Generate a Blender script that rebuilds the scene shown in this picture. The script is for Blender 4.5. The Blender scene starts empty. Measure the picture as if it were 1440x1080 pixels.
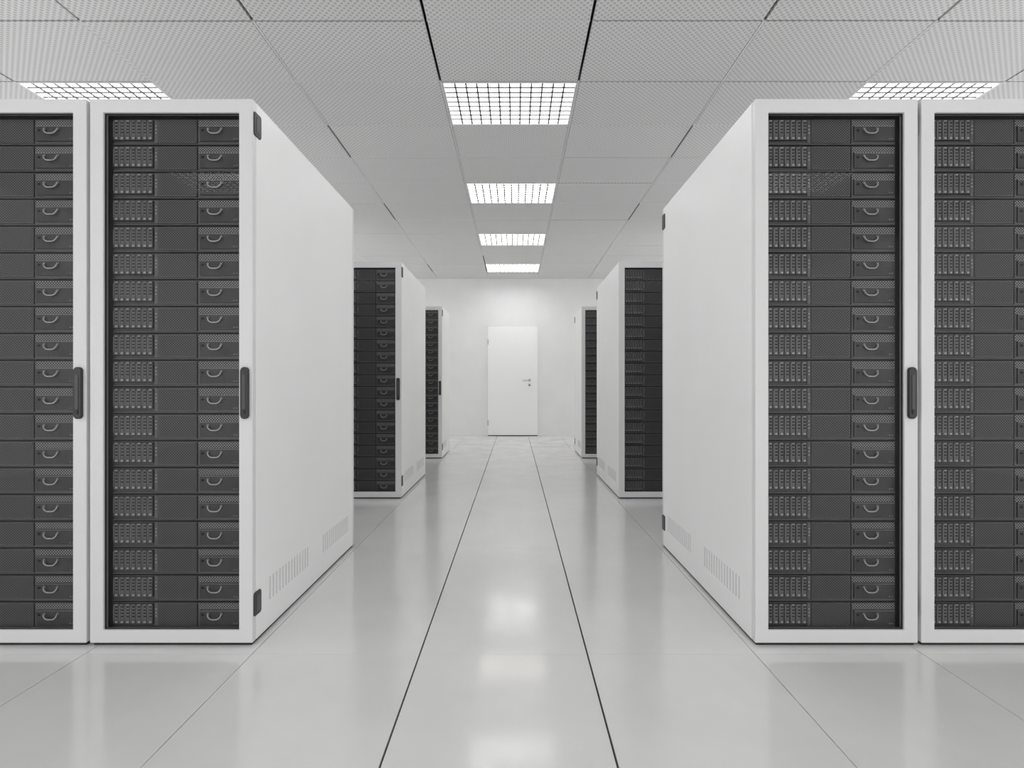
import bpy, math, random
from mathutils import Vector
random.seed(4)
scene = bpy.context.scene
scene.view_settings.view_transform = 'Standard'
scene.view_settings.look = 'None'

# ------------------------------------------------------------ materials
def new_mat(name):
    m = bpy.data.materials.new(name); m.use_nodes = True
    nt = m.node_tree
    return m, nt, nt.nodes['Principled BSDF']

def flat(name, v, rough=0.5, metal=0.0, noise=0.0, nscale=8.0, tint=(1, 1, 1), bump=0.0, spec=0.5):
    m, nt, b = new_mat(name)
    b.inputs['Roughness'].default_value = rough
    b.inputs['Metallic'].default_value = metal
    b.inputs['Specular IOR Level'].default_value = spec
    tc = nt.nodes.new('ShaderNodeTexCoord')
    nz = nt.nodes.new('ShaderNodeTexNoise'); nz.inputs['Scale'].default_value = nscale
    nz.inputs['Detail'].default_value = 6
    nt.links.new(tc.outputs['Object'], nz.inputs['Vector'])
    cr = nt.nodes.new('ShaderNodeValToRGB')
    cr.color_ramp.elements[0].position = 0.3; cr.color_ramp.elements[1].position = 0.7
    a, c = v * (1 - noise), v * (1 + noise)
    cr.color_ramp.elements[0].color = (a * tint[0], a * tint[1], a * tint[2], 1)
    cr.color_ramp.elements[1].color = (c * tint[0], c * tint[1], c * tint[2], 1)
    nt.links.new(nz.outputs['Fac'], cr.inputs['Fac'])
    nt.links.new(cr.outputs['Color'], b.inputs['Base Color'])
    if bump > 0:
        bp = nt.nodes.new('ShaderNodeBump'); bp.inputs['Strength'].default_value = bump
        bp.inputs['Distance'].default_value = 0.002
        n2 = nt.nodes.new('ShaderNodeTexNoise'); n2.inputs['Scale'].default_value = nscale * 10
        n2.inputs['Detail'].default_value = 4
        nt.links.new(tc.outputs['Object'], n2.inputs['Vector'])
        nt.links.new(n2.outputs['Fac'], bp.inputs['Height'])
        nt.links.new(bp.outputs['Normal'], b.inputs['Normal'])
    return m

def dots(name, base, hole, axes, pitch, radius, rough=0.5, metal=0.0):
    """staggered round perforations in the plane given by axes (e.g. 'XZ')"""
    m, nt, b = new_mat(name)
    b.inputs['Roughness'].default_value = rough
    b.inputs['Metallic'].default_value = metal
    tc = nt.nodes.new('ShaderNodeTexCoord')
    sp = nt.nodes.new('ShaderNodeSeparateXYZ')
    nt.links.new(tc.outputs['Object'], sp.inputs[0])
    def math_(op, a, bb=None):
        n = nt.nodes.new('ShaderNodeMath'); n.operation = op
        for i, q in enumerate((a, bb)):
            if q is None: continue
            if isinstance(q, (int, float)): n.inputs[i].default_value = q
            else: nt.links.new(q, n.inputs[i])
        return n.outputs[0]
    u = math_('DIVIDE', sp.outputs[axes[0]], pitch)
    w = math_('DIVIDE', sp.outputs[axes[1]], pitch)
    def cell(u, w):
        fu = math_('SUBTRACT', math_('FRACT', math_('ADD', u, 1000.0)), 0.5)
        fw = math_('SUBTRACT', math_('FRACT', math_('ADD', w, 1000.0)), 0.5)
        return math_('SQRT', math_('ADD', math_('MULTIPLY', fu, fu), math_('MULTIPLY', fw, fw)))
    d1 = cell(u, w)
    d2 = cell(math_('ADD', u, 0.5), math_('ADD', w, 0.5))
    d = math_('MINIMUM', d1, d2)
    k = math_('LESS_THAN', d, radius)
    mx = nt.nodes.new('ShaderNodeMix'); mx.data_type = 'RGBA'
    mx.inputs[6].default_value = (base, base, base, 1)
    mx.inputs[7].default_value = (hole, hole, hole, 1)
    nt.links.new(k, mx.inputs[0])
    nt.links.new(mx.outputs[2], b.inputs['Base Color'])
    return m

M_white = flat('rack_white_paint', 0.90, rough=0.38, noise=0.012, nscale=3, bump=0.05)
M_frame = flat('rack_door_paint', 0.74, rough=0.35, noise=0.01, nscale=3)
M_black = flat('black_plastic', 0.02, rough=0.5)
M_inner = flat('rack_interior', 0.035, rough=0.6)
M_server = flat('server_dark_metal', 0.066, rough=0.45, noise=0.25, nscale=14)
M_seam = flat('server_shadow', 0.008, rough=0.7)
M_edge = flat('server_edge', 0.26, rough=0.4)
M_rim = flat('server_module_rim', 0.15, rough=0.4)
M_caddy = flat('drive_caddy', 0.15, rough=0.45, noise=0.2, nscale=20)
M_latch = flat('drive_latch', 0.55, rough=0.35)
M_chrome = flat('pull_handle_metal', 0.65, rough=0.35, metal=0.2)
M_mesh = dots('server_vent_mesh', 0.15, 0.02, 'XZ', 0.0100, 0.27)
M_mesh2 = dots('server_vent_band', 0.07, 0.52, 'XZ', 0.0100, 0.21)
M_grip = flat('handle_dark_plastic', 0.03, rough=0.4)
M_grip2 = flat('handle_inset', 0.07, rough=0.4)
M_slit = flat('side_vent_slit', 0.66, rough=0.6)
M_wall = flat('wall_plaster', 0.87, rough=0.75, noise=0.02, nscale=2.5, bump=0.15)
M_door = flat('door_paint', 0.98, rough=0.4)
M_steel = flat('door_hardware', 0.45, rough=0.3, metal=0.8)
M_tbar = flat('ceiling_tbar', 0.80, rough=0.5)
M_void = flat('ceiling_void', 0.03, rough=0.9)
M_joint = flat('floor_joint', 0.012, rough=0.9)
M_louvre = flat('louvre_metal', 0.10, rough=0.5)
M_ceil = dots('ceiling_tile_perforated', 0.76, 0.53, 'XY', 0.036, 0.22, rough=0.7)

def emis(name, s, tint):
    m, nt, b = new_mat(name)
    b.inputs['Base Color'].default_value = (.8, .8, .8, 1)
    b.inputs['Emission Color'].default_value = (*tint, 1)
    b.inputs['Emission Strength'].default_value = s
    return m
LS = 5.2
M_light = emis('light_diffuser', LS, (1, 1, 1))
M_light_w = emis('light_diffuser_warm', LS * .9, (1, .965, .86))
M_light_far = emis('light_diffuser_strong', LS * 2.1, (1, 1, 1))

# glass
M_glass = bpy.data.materials.new('tinted_door_glass'); M_glass.use_nodes = True
nt = M_glass.node_tree; nt.nodes.clear()
o = nt.nodes.new('ShaderNodeOutputMaterial'); mx = nt.nodes.new('ShaderNodeMixShader')
tr = nt.nodes.new('ShaderNodeBsdfTransparent'); tr.inputs[0].default_value = (.91, .91, .915, 1)
gl = nt.nodes.new('ShaderNodeBsdfGlossy'); gl.inputs['Roughness'].default_value = .0
fr = nt.nodes.new('ShaderNodeFresnel'); fr.inputs[0].default_value = 1.25
nt.links.new(fr.outputs[0], mx.inputs[0]); nt.links.new(tr.outputs[0], mx.inputs[1])
nt.links.new(gl.outputs[0], mx.inputs[2]); nt.links.new(mx.outputs[0], o.inputs[0])

# floor: polished off-white panels with cloudy wear
M_floor, nt, b = new_mat('polished_floor_panels')
tc = nt.nodes.new('ShaderNodeTexCoord')
n1 = nt.nodes.new('ShaderNodeTexNoise'); n1.inputs['Scale'].default_value = 2.0; n1.inputs['Detail'].default_value = 10
n1.inputs['Roughness'].default_value = .66
n2 = nt.nodes.new('ShaderNodeTexNoise'); n2.inputs['Scale'].default_value = 3; n2.inputs['Detail'].default_value = 12
n2.inputs['Roughness'].default_value = .70
for n in (n1, n2): nt.links.new(tc.outputs['Object'], n.inputs['Vector'])
cr = nt.nodes.new('ShaderNodeValToRGB')
cr.color_ramp.elements[0].position = .3; cr.color_ramp.elements[0].color = (.685, .685, .68, 1)
cr.color_ramp.elements[1].position = .7; cr.color_ramp.elements[1].color = (.745, .745, .74, 1)
nt.links.new(n1.outputs['Fac'], cr.inputs[0]); nt.links.new(cr.outputs[0], b.inputs['Base Color'])
mr = nt.nodes.new('ShaderNodeMapRange')
mr.inputs[1].default_value = .40; mr.inputs[2].default_value = .60
mr.inputs[3].default_value = .11; mr.inputs[4].default_value = .19
nt.links.new(n2.outputs['Fac'], mr.inputs[0]); nt.links.new(mr.outputs[0], b.inputs['Roughness'])
b.inputs['Specular IOR Level'].default_value = .85

# ------------------------------------------------------------ mesh builder
class MB:
    def __init__(s): s.v = []; s.f = []; s.m = []; s.mats = []
    def mi(s, mat):
        if mat not in s.mats: s.mats.append(mat)
        return s.mats.index(mat)
    def box(s, x0, x1, y0, y1, z0, z1, mat):
        n = len(s.v); k = s.mi(mat)
        s.v += [(x0,y0,z0),(x1,y0,z0),(x1,y1,z0),(x0,y1,z0),(x0,y0,z1),(x1,y0,z1),(x1,y1,z1),(x0,y1,z1)]
        for f in ((0,3,2,1),(4,5,6,7),(0,1,5,4),(1,2,6,5),(2,3,7,6),(3,0,4,7)):
            s.f.append(tuple(n+i for i in f)); s.m.append(k)
    def prism(s, outline, fn, a, b_, mat, inset=0.0):
        """extrude 2-D outline; fn maps (p,q,h)->xyz ; optional chamfered top"""
        n = len(s.v); k = s.mi(mat); N = len(outline)
        cx = sum(p[0] for p in outline)/N; cy = sum(p[1] for p in outline)/N
        hh = abs(b_-a); mid = b_ - (b_-a)*min(1, inset/hh if hh else 0)
        def ins(p):
            d = Vector((p[0]-cx, p[1]-cy)); L = d.length
            d = d*(max(0, L-inset)/L) if L else d
            return (cx+d.x, cy+d.y)
        rings = [[(p, a) for p in outline], [(p, mid) for p in outline], [(ins(p), b_) for p in outline]]
        for r in rings:
            for p, h in r: s.v.append(fn(p[0], p[1], h))
        for r in range(2):
            for i in range(N):
                j = (i+1) % N
                s.f.append((n+r*N+i, n+r*N+j, n+(r+1)*N+j, n+(r+1)*N+i)); s.m.append(k)
        s.f.append(tuple(n+2*N+i for i in range(N))); s.m.append(k)
        s.f.append(tuple(n+i for i in reversed(range(N)))); s.m.append(k)
    def tube(s, pts, r, mat, seg=6):
        n = len(s.v); k = s.mi(mat); P = [Vector(p) for p in pts]
        for i, p in enumerate(P):
            t = (P[min(i+1, len(P)-1)] - P[max(i-1, 0)]).normalized()
            up = Vector((0, 1, 0)) if abs(t.y) < .9 else Vector((0, 0, 1))
            a = t.cross(up).normalized(); bb = t.cross(a)
            for q in range(seg):
                an = 2*math.pi*q/seg
                s.v.append(tuple(p + a*math.cos(an)*r + bb*math.sin(an)*r))
        for i in range(len(P)-1):
            for q in range(seg):
                w = (q+1) % seg
                s.f.append((n+i*seg+q, n+i*seg+w, n+(i+1)*seg+w, n+(i+1)*seg+q)); s.m.append(k)
        s.f.append(tuple(n+q for q in range(seg))); s.m.append(k)
        s.f.append(tuple(n+(len(P)-1)*seg+q for q in range(seg))); s.m.append(k)
    def mesh(s, name):
        me = bpy.data.meshes.new(name); me.from_pydata(s.v, [], s.f)
        for m in s.mats: me.materials.append(m)
        for p, k in zip(me.polygons, s.m): p.material_index = k
        import bmesh
        bm = bmesh.new(); bm.from_mesh(me); bmesh.ops.recalc_face_normals(bm, faces=bm.faces)
        bm.to_mesh(me); bm.free(); me.update()
        return me

def obj(name, me, parent=None, loc=(0,0,0), bevel=0):
    ob = bpy.data.objects.new(name, me); scene.collection.objects.link(ob)
    ob.location = loc
    if parent: ob.parent = parent
    if bevel:
        md = ob.modifiers.new('bevel', 'BEVEL'); md.width = bevel; md.segments = 2
        md.limit_method = 'ANGLE'
    return ob

def rrect(cx, cy, w, h, r, seg=6):
    pts = []
    for (sx, sy, a0) in ((1,1,0),(-1,1,90),(-1,-1,180),(1,-1,270)):
        for i in range(seg+1):
            a = math.radians(a0 + 90*i/seg)
            pts.append((cx+sx*(w/2-r)+r*math.cos(a), cy+sy*(h/2-r)+r*math.sin(a)))
    return pts

# ------------------------------------------------------------ geometry constants
CAMZ = .955
CX = -.036
HC = CAMZ + 2.07
ROW = .588
def ln(n): return 2.945 + ROW*n
YB, YF = ln(-14), ln(12)
XL, XR = CX-5.33, CX+5.33

# ------------------------------------------------------------ floor
mb = MB()
mb.box(XL, XR, YB, YF, -.08, -.012, M_joint)
xs = [-.339 + .5975*k for k in range(-9, 11)]
for i in range(len(xs)-1):
    a, c = max(xs[i], XL), min(xs[i+1], XR)
    if c <= a: continue
    ga = .0030 if abs(xs[i]+.04) < .4 else .0014
    gc = .0030 if abs(xs[i+1]+.04) < .4 else .0014
    y = 1.849 - 1.2*6
    while y < YF:
        y0, y1 = max(y, YB), min(y+1.2, YF)
        mb.box(a+ga, c-gc, y0+.0003, y1-.0003, -.02, 0, M_floor)
        y += 1.2
obj('floor', mb.mesh('floor'))

# ------------------------------------------------------------ walls
def wall(name, x0, x1, y0, y1):
    m = MB(); m.box(x0, x1, y0, y1, -.08, HC+.12, M_wall); obj(name, m.mesh(name))
T = .15
wall('wall_back', XL-T, XR+T, YF, YF+T)

# ------------------------------------------------------------ ceiling
lines = [CX-5.33, CX-4.35, CX-2.9-.47, CX-2.9+.47, CX-1.45, CX-.47, CX+.47, CX+1.45, CX+2.9-.47, CX+2.9+.47, CX+4.35, CX+5.33]
light_cols = {2, 5, 8}
light_rows = {-11, -8, -5, -2, 1, 4, 7, 10}
mb = MB()
mb.box(XL, XR, YB, YF, HC+.07, HC+.12, M_void)
g = .009
for n in range(-14, 12):
    for c in range(len(lines)-1):
        if c in light_cols and n in light_rows: continue
        dz = random.uniform(0, .003)
        mb.box(lines[c]+g, lines[c+1]-g, ln(n)+g*.7, ln(n+1)-g*.7, HC+dz, HC+.02+dz, M_ceil)
darkL = {(5,-1),(5,0),(6,-1),(6,0),(4,-1),(4,2),(7,-1),(7,2),(3,-1),(8,-1),(4,5),(7,5),(2,0),(9,0)}
for i in range(1, len(lines)-1):
    for n in range(-14, 12):
        if (i, n) in darkL: continue
        if n not in range(-1, 6) and random.random() < .12: continue
        x = lines[i]
        mb.box(x-.0055, x+.0055, ln(n), ln(n+1), HC+.001, HC+.012, M_tbar)
for n in range(-13, 12):
    for c in range(len(lines)-1):
        if n in (0, 1) and random.random() < .65: continue
        if random.random() < .12: continue
        y = ln(n)
        mb.box(lines[c]+.006, lines[c+1]-.006, y-.0035, y+.0035, HC+.001, HC+.012, M_tbar)
obj('ceiling', mb.mesh('ceiling'))

# ------------------------------------------------------------ ceiling lights
def light_mesh(mat):
    m = MB(); w, d = .94, ROW
    e = .008
    x0, x1, y0, y1 = e, w-e, e, d-e
    t = .010
    m.box(x0, x1, y0, y0+t, .0, .05, M_tbar); m.box(x0, x1, y1-t, y1, .0, .05, M_tbar)
    m.box(x0, x0+t, y0+t, y1-t, .0, .05, M_tbar); m.box(x1-t, x1, y0+t, y1-t, .0, .05, M_tbar)
    m.box(x0+t, x1-t, y0+t, y1-t, .018, .03, mat)
    nx, ny = 12, 9
    for i in range(1, nx):
        x = x0+t+(x1-x0-2*t)*i/nx
        m.box(x-.0060, x+.0060, y0+t, y1-t, .004, .012, M_louvre)
    for j in range(1, ny):
        y = y0+t+(y1-y0-2*t)*j/ny
        m.box(x0+t, x1-t, y-.0050, y+.0050, .0045, .0115, M_louvre)
    return m.mesh('ceiling_light')
LM, LMW, LMF = light_mesh(M_light), light_mesh(M_light_w), light_mesh(M_light_far)
for n in sorted(light_rows):
    for c in sorted(light_cols):
        obj('ceiling_light', LMF if n == 10 else (LMW if n == 7 else LM), loc=(lines[c], ln(n), HC))

# ------------------------------------------------------------ door
dr = bpy.data.objects.new('door_1', None); scene.collection.objects.link(dr); dr.location = (-.52, YF, 0)
m = MB(); m.box(0, .958, -.035, -.001, .014, 2.105, M_door); obj('leaf', m.mesh('leaf'), dr, bevel=.003)
m = MB()
m.box(-.014, -.002, -.03, -.001, 0, 2.12, M_wall); m.box(.96, .972, -.03, -.001, 0, 2.12, M_wall)
m.box(-.014, .972, -.03, -.001, 2.108, 2.12, M_wall); obj('jamb', m.mesh('jamb'), dr)
m = MB(); m.box(0, .958, -.03, -.001, 0, .012, M_joint); obj('threshold', m.mesh('threshold'), dr)
m = MB()
fn = lambda p, q, h: (p, -.035-h, q)
circ = lambda cx, cy, r: [(cx+r*math.cos(2*math.pi*i/20), cy+r*math.sin(2*math.pi*i/20)) for i in range(20)]
m.prism(circ(.80, 1.07, .026), fn, 0, .010, M_steel, .002)
m.prism(circ(.80, .975, .026), fn, 0, .010, M_steel, .002)
m.prism(circ(.80, .975, .009), fn, .010, .016, M_joint)
m.tube([(.80,-.035,1.07),(.80,-.075,1.07),(.79,-.085,1.07),(.75,-.088,1.07),(.67,-.088,1.07)], .010, M_steel, 10)
obj('lever_handle', m.mesh('lever_handle'), dr)
m = MB()
for z in (.25, 1.80): m.tube([(.006,-.042,z-.05),(.006,-.042,z+.05)], .008, M_steel, 10)
obj('hinges', m.mesh('hinges'), dr)

# ------------------------------------------------------------ server rack parts (shared meshes)
W = .598; Z0, Z1 = .012, 2.010
OX0, OX1, OZ0, OZ1 = .049, .548, .059, 1.960

def servers_mesh():
    m = MB(); P = .1004; base = .048
    FY = .040                                     # face plane
    U0, U1 = .058, .541
    m.box(U0, U1, FY+.003, .75, base, base+19*P, M_seam)
    for i in range(19):
        z = base + i*P; zt = z + P
        # chassis face
        m.box(U0, U1, FY, FY+.02, z+.0040, zt-.0035, M_server)
        m.box(U0, U1, FY-.003, FY, z+.0040, z+.0070, M_caddy)   # lower lip
        m.box(U0, U1, FY-.002, FY, zt-.0055, zt-.0035, M_caddy)
        # drive bays
        m.box(.0595, .2105, FY-.001, FY, z+.018, zt-.006, M_seam)
        bw = .0212
        for k in range(7):
            x = .0615 + k*bw
            m.box(x, x+bw-.003, FY-.007, FY-.001, z+.020, zt-.008, M_caddy)
            m.box(x+.0005, x+.0030, FY-.009, FY-.007, z+.030, zt-.014, M_edge)
            m.box(x+.0070, x+.0150, FY-.0085, FY-.007, z+.023, z+.029, M_latch)
            for q in range(4):
                zz = z+.040+q*.012
                m.box(x+.0075, x+.0155, FY-.008, FY-.007, zz, zz+.0028, M_edge)
                m.box(x+.0075, x+.0155, FY-.0075, FY-.007, zz+.0040, zz+.0085, M_seam)
            m.box(x+.0060, x+.0165, FY-.0085, FY-.007, zt-.0115, zt-.0085, M_latch if k % 2 == 0 else M_edge)
        # divider column with LEDs
        m.box(.2125, .2245, FY-.003, FY, z+.010, zt-.004, M_caddy)
        for q in range(3): m.box(.2165, .2205, FY-.004, FY-.003, z+.045+q*.013, z+.049+q*.013, M_latch)
        # middle vent module
        m.box(.2270, .3710, FY-.005, FY, z+.010, zt-.005, M_rim)
        m.box(.2295, .3685, FY-.0058, FY-.005, z+.013, zt-.0075, M_mesh)
        m.box(.3715, .3765, FY-.001, FY, z+.008, zt-.004, M_seam)
        # right module : vent band on top, plate with bail handle
        m.box(.3770, .5390, FY-.004, FY, z+.008, zt-.004, M_rim)
        m.box(.3790, .5370, FY-.0048, FY-.004, zt-.028, zt-.006, M_mesh2)
        m.box(.3840, .5340, FY-.010, FY-.004, z+.014, zt-.030, M_server)
        m.box(.3840, .5340, FY-.0108, FY-.0095, zt-.0325, zt-.030, M_edge)
        m.box(.3840, .3860, FY-.0108, FY-.0095, z+.014, zt-.0325, M_rim)
        m.box(.3920, .4020, FY-.0108, FY-.010, z+.050, z+.058, M_seam)
        cx, hz = .443, z+.050
        F = FY-.010
        pts = [(cx-.025, F, hz+.009), (cx-.025, F-.005, hz+.007), (cx-.023, F-.007, hz-.001), (cx-.016, F-.008, hz-.008), (cx-.008, F-.008, hz-.0105),
               (cx+.008, F-.008, hz-.0105), (cx+.016, F-.008, hz-.008), (cx+.023, F-.007, hz-.001), (cx+.025, F-.005, hz+.007), (cx+.025, F, hz+.009)]
        m.tube(pts, .0026, M_chrome, 6)
        for s in (-1, 1): m.box(cx+s*.025-.0045, cx+s*.025+.0045, F-.003, F-.0005, hz+.004, hz+.013, M_edge)
        # indicator and screw dots
        for q in range(2): m.box(.512+q*.010, .517+q*.010, FY-.0115, FY-.010, z+.020, z+.024, M_edge)
    return m.mesh('servers')

def body_mesh(D):
    m = MB(); t = .018
    m.box(0, t, .028, D-.028, Z0, Z1, M_white); m.box(W-t, W, .028, D-.028, Z0, Z1, M_white)
    m.box(t, W-t, .028, D-.028, Z1-t, Z1, M_white); m.box(t, W-t, .028, D-.028, Z0, Z0+t, M_white)
    return m.mesh('cabinet_body')
def liner_mesh(D):
    m = MB()
    m.box(.0185, .057, .060, D-.04, Z0+.020, Z1-.020, M_inner)
    m.box(.542, W-.0185, .060, D-.04, Z0+.020, Z1-.020, M_inner)
    m.box(.0575, .5415, .060, D-.04, 1.957, Z1-.020, M_inner)
    if D > .8: m.box(.0575, .5415, .76, D-.04, Z0+.02, 1.956, M_inner)
    return m.mesh('interior_liner')
def frame_mesh():
    m = MB(); y0, y1 = 0, .026
    out = [(.0005, Z0), (W-.0005, Z0), (W-.0005, Z1), (.0005, Z1)]
    inn = [(OX0, OZ0), (OX1, OZ0), (OX1, OZ1), (OX0, OZ1)]
    k = m.mi(M_frame)
    for y in (y0, y1):
        for p in out: m.v.append((p[0], y, p[1]))
        for p in inn: m.v.append((p[0], y, p[1]))
    for i in range(4):
        j = (i+1) % 4
        m.f += [(i, j, 4+j, 4+i), (8+i, 8+j, 12+j, 12+i), (i, j, 8+j, 8+i), (4+i, 4+j, 12+j, 12+i)]
        m.m += [k]*4
    return m.mesh('door_frame')
def glass_mesh():
    m = MB(); k = m.mi(M_glass)
    m.v = [(OX0-.004, .012, OZ0-.004), (OX1+.004, .012, OZ0-.004), (OX1+.004, .012, OZ1+.004), (OX0-.004, .012, OZ1+.004)]
    m.f = [(0,1,2,3)]; m.m = [k]
    return m.mesh('door_glass')
def gasket_mesh():
    m = MB(); g = .003; y0, y1 = .008, .0125
    m.box(OX0, OX0+g, y0, y1, OZ0, OZ1, M_black); m.box(OX1-g, OX1, y0, y1, OZ0, OZ1, M_black)
    m.box(OX0+g, OX1-g, y0, y1, OZ1-g, OZ1, M_black); m.box(OX0+g, OX1-g, y0, y1, OZ0, OZ0+g, M_black)
    return m.mesh('glass_gasket')
def handle_mesh():
    m = MB(); fn = lambda p, q, h: (p, -h, q)
    m.prism(rrect(.572, .930, .029, .190, .0135), fn, 0, .012, M_grip, .003)
    m.prism(rrect(.572, .930, .011, .135, .0050), fn, .012, .0135, M_grip2, .0005)
    m.prism(rrect(.572, .862, .010, .018, .0045), fn, .0136, .0150, M_black, .0005)
    return m.mesh('swing_handle')
def hinge_mesh(D):
    m = MB()
    for zc in (1.927, .147):
        for side in (0, 1):
            if side == 0:
                yc = .033; fn = lambda p, q, h: (W+h, p, q)
            else:
                yc = D-.033; fn = lambda p, q, h: (-h, p, q)
            m.prism(rrect(yc, zc, .052, .088, .010, 4), fn, -.004, .0045, M_grip, .002)
            m.prism(rrect(yc, zc, .028, .060, .008, 4), fn, .0045, .0058, M_grip2, .0005)
    return m.mesh('hinges')
def sidevent_mesh(D):
    m = MB()
    grp = [(.13, 14, .0285), (.70, 14, .0285)] if D > 1 else [(.10, 12, .0285)]
    for y0, n, p in grp:
        for i in range(n):
            y = y0 + i*p
            for x0, x1 in ((-.0008, .0005), (W-.0005, W+.0008)):
                m.box(x0, x1, y, y+.010, .118, .208, M_slit)
    return m.mesh('side_vents')
def plinth_mesh(D):
    m = MB(); m.box(.008, W-.008, .010, D-.010, 0, Z0, M_black); return m.mesh('plinth')
def rear_mesh(D):
    m = MB(); m.box(.001, W-.001, D-.026, D, Z0, Z1, M_frame)
    for i in range(24): m.box(.10, W-.10, D, D+.0006, .3+i*.06, .325+i*.06, M_grip2)
    return m.mesh('rear_door')
SV = servers_mesh(); FR = frame_mesh(); GL = glass_mesh(); GK = gasket_mesh(); HD = handle_mesh()
kits = {}
def rack(x, y, D, end):
    if D not in kits: kits[D] = (body_mesh(D), liner_mesh(D), hinge_mesh(D), sidevent_mesh(D), plinth_mesh(D), rear_mesh(D))
    B, L, H, V, PL, R = kits[D]
    e = bpy.data.objects.new('server_rack', None); scene.collection.objects.link(e); e.location = (x, y, 0)
    obj('cabinet_body', B, e, bevel=.002); obj('interior_liner', L, e)
    if end: obj('hinges', H, e)
    obj('side_vents', V, e); obj('plinth', PL, e); obj('rear_door', R, e, bevel=.002)
    obj('servers', SV, e); obj('door_frame', FR, e, bevel=.002); obj('door_glass', GL, e)
    obj('glass_gasket', GK, e); obj('swing_handle', HD, e)

pitch = .610
for (y, D) in ((1.906, 1.2), (4.40, 1.2), (6.86, .80)):
    for k in range(4):
        rack(-.963 - W - k*pitch, y, D, k == 0)
        rack(.8825 + k*pitch, y, D, k == 0)

# ------------------------------------------------------------ world + camera
w = bpy.data.worlds.new('world'); scene.world = w; w.use_nodes = True
w.node_tree.nodes['Background'].inputs[0].default_value = (1, 1, 1, 1)
w.node_tree.nodes['Background'].inputs[1].default_value = 1.38
cam = bpy.data.cameras.new('camera'); co = bpy.data.objects.new('camera', cam); scene.collection.objects.link(co)
co.location = (0, 0, CAMZ); co.rotation_euler = (math.radians(90), 0, 0)
cam.sensor_width = 36; cam.lens = 730/1440*36
cam.shift_x = -4/1440; cam.shift_y = 3/1440
cam.clip_start = .02
scene.camera = co
